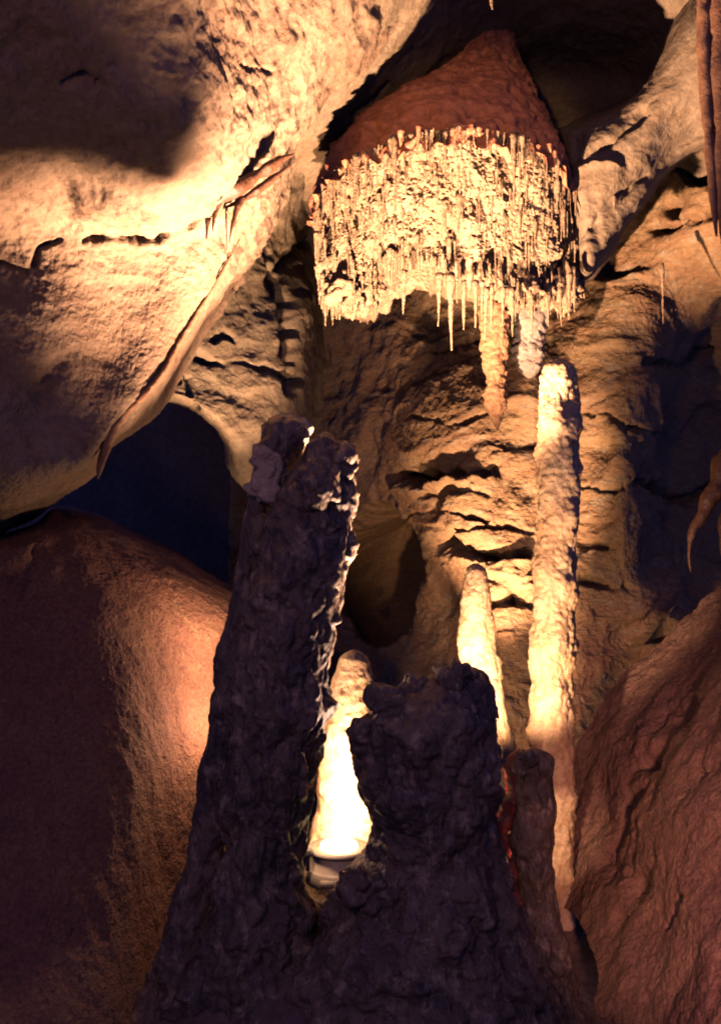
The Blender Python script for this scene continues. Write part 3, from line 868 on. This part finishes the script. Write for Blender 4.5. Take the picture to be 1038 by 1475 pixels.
v, f = join_geo([box_geo((cx + 0.205, cy_ - 0.05, cz - 0.07), (0.014, 0.04, 0.17))])
link_mesh('bracket', v, f, M_metal, lamp, (cx + 0.205, cy_, cz))
v, f = tube_geo([(cx - 0.165, cy_ - 0.10, cz - 0.085), (cx - 0.165, cy_ - 0.10, cz - 0.02), (cx - 0.165, cy_ - 0.10, cz - 0.0), (cx - 0.165, cy_ - 0.10, cz + 0.03), (cx - 0.165, cy_ - 0.10, cz + 0.045)], [0.012, 0.012, 0.028, 0.03, 0.018], 16, 4)
link_mesh('knob', v, f, M_metal, lamp, (cx - 0.165, cy_ - 0.1, cz))
v, f = box_geo((cx - 0.05, cy_ - 0.182, cz - 0.13), (0.09, 0.02, 0.035))
link_mesh('clamp', v, f, M_metal, lamp, (cx - 0.05, cy_ - 0.18, cz - 0.13))

# ------------------------------------------------------------------ lights
def point(name, loc, power, color, size=0.06):
    l = bpy.data.lights.new(name, 'POINT')
    l.energy = power; l.color = color; l.shadow_soft_size = size
    o = bpy.data.objects.new(name, l); COL.objects.link(o); o.location = loc
    return o


def spot(name, loc, target, power, color, angle, blend=0.6, size=0.05):
    from mathutils import Vector
    l = bpy.data.lights.new(name, 'SPOT')
    l.energy = power; l.color = color; l.shadow_soft_size = size
    l.spot_size = math.radians(angle); l.spot_blend = blend
    o = bpy.data.objects.new(name, l); COL.objects.link(o); o.location = loc
    o.rotation_euler = (Vector(target) - Vector(loc)).to_track_quat('-Z', 'Y').to_euler()
    return o


WARM = (1.0, 0.58, 0.40)
ONLY = None
LIGHTS = {
    'A': lambda: spot('floodlight_bulb', (cx + 0.02, cy_ + 0.19, cz + 0.20), (cx + 0.02, cy_ + 0.79, cz + 0.32), 190, WARM, 138, 0.5),
    'S': lambda: spot('added_floodlight_fill', W(438, 1140, 5.22), W(490, 1225, 5.3), 6, WARM, 80, 0.7, 0.03),  # added lamp that brightens the front of the floodlight housing
    'R': lambda: spot('added_rim_light', W(600, 1060, 5.5), W(470, 960, 5.0), 45, WARM, 64, 0.6),  # extra spot put in to draw the bright edge on the tall stalagmite
    'B': lambda: spot('lamp_behind_stump', W(690, 1095, 5.3), W(690, 1095, 5.3) + np.array([0.36, 1.0, 0.60]), 400, WARM, 74, 0.6),
    'F': lambda: spot('added_wall_fill', W(690, 1070, 6.75), W(735, 715, 8.4), 1250, WARM, 44, 0.9),  # no lamp known here; added to light the back wall
    'G': lambda: spot('roof_lamp_behind_stump', W(640, 1090, 5.5), W(255, 100, 5.2), 7600, WARM, 46, 0.9, 0.30),
    'C': lambda: spot('lamp_behind_tall_stalagmite', W(400, 900, 5.36), W(740, 180, 6.9), 3300, WARM, 66, 0.6),
    'D': lambda: point('lamp_beside_mound', W(338, 900, 6.15), 19, WARM),
    'K': lambda: point('lamp_beside_mound', W(328, 1030, 5.95), 17, WARM),
    'L': lambda: spot('added_bell_fill', W(690, 1020, 5.2), W(655, 330, 6.6), 2100, WARM, 24, 0.7),  # second spot, added to soften dark gaps in the coral face
    'H': lambda: spot('added_panel_fill', W(345, 990, 6.0), W(340, 390, 7.4), 1100, WARM, 34, 0.9),  # made-up source to lift the grey panel over the opening
    'J': lambda: spot('added_red_edge_backlight', W(738, 1190, 5.25), W(734, 1190, 4.9), 120, WARM, 130, 0.5, 0.03),  # invented backlight so the red edge glows through
    'E': lambda: spot('added_right_slope_fill', (1.0, 0.8, 1.9), W(1050, 1240, 4.9), 900, (1.0, 0.42, 0.34), 30, 0.9, 0.2),  # unseen fill added on the camera side for the lower right slope
    'N': lambda: spot('added_column_foot_fill', W(744, 1200, 5.25), W(806, 1200, 6.25), 60, WARM, 34, 0.8, 0.03),  # added spot to brighten the foot of the tall column
    'P': lambda: spot('added_bell_cap_fill', (-0.9, 0.8, 4.6), W(645, 175, 6.6), 420, (1.0, 0.55, 0.28), 15, 0.6, 0.15),  # made-up narrow fill on the red cap, without a fixture
    'I': lambda: point('added_front_fill', (-1.6, -0.6, 4.6), 130, (1.0, 0.46, 0.30), 0.5),  # broad fill added behind the camera, lifts the dark fronts
}
for key, make in LIGHTS.items():
    if ONLY is None or key in ONLY: make()

# ------------------------------------------------------------------ world, camera
w = bpy.data.worlds.new('World'); sc.world = w
w.use_nodes = True
bg = w.node_tree.nodes['Background']
bg.inputs['Color'].default_value = (0.15, 0.20, 1.0, 1)
bg.inputs['Strength'].default_value = 0.23

cam = bpy.data.cameras.new('camera')
cam.sensor_fit = 'VERTICAL'; cam.sensor_height = 36; cam.lens = 36 * F / 1475
cam.clip_end = 200; cam.clip_start = 0.05
co = bpy.data.objects.new('camera', cam); COL.objects.link(co)
co.location = (0, 0, CZ); co.rotation_euler = (math.radians(90), 0, 0)
sc.camera = co
sc.view_settings.view_transform = 'Standard'
sc.view_settings.look = 'None'
sc.view_settings.exposure = 0.4
sc.cycles.max_bounces = 4
sc.cycles.diffuse_bounces = 0
sc.cycles.use_denoising = True
sc.cycles.filter_width = 1.9
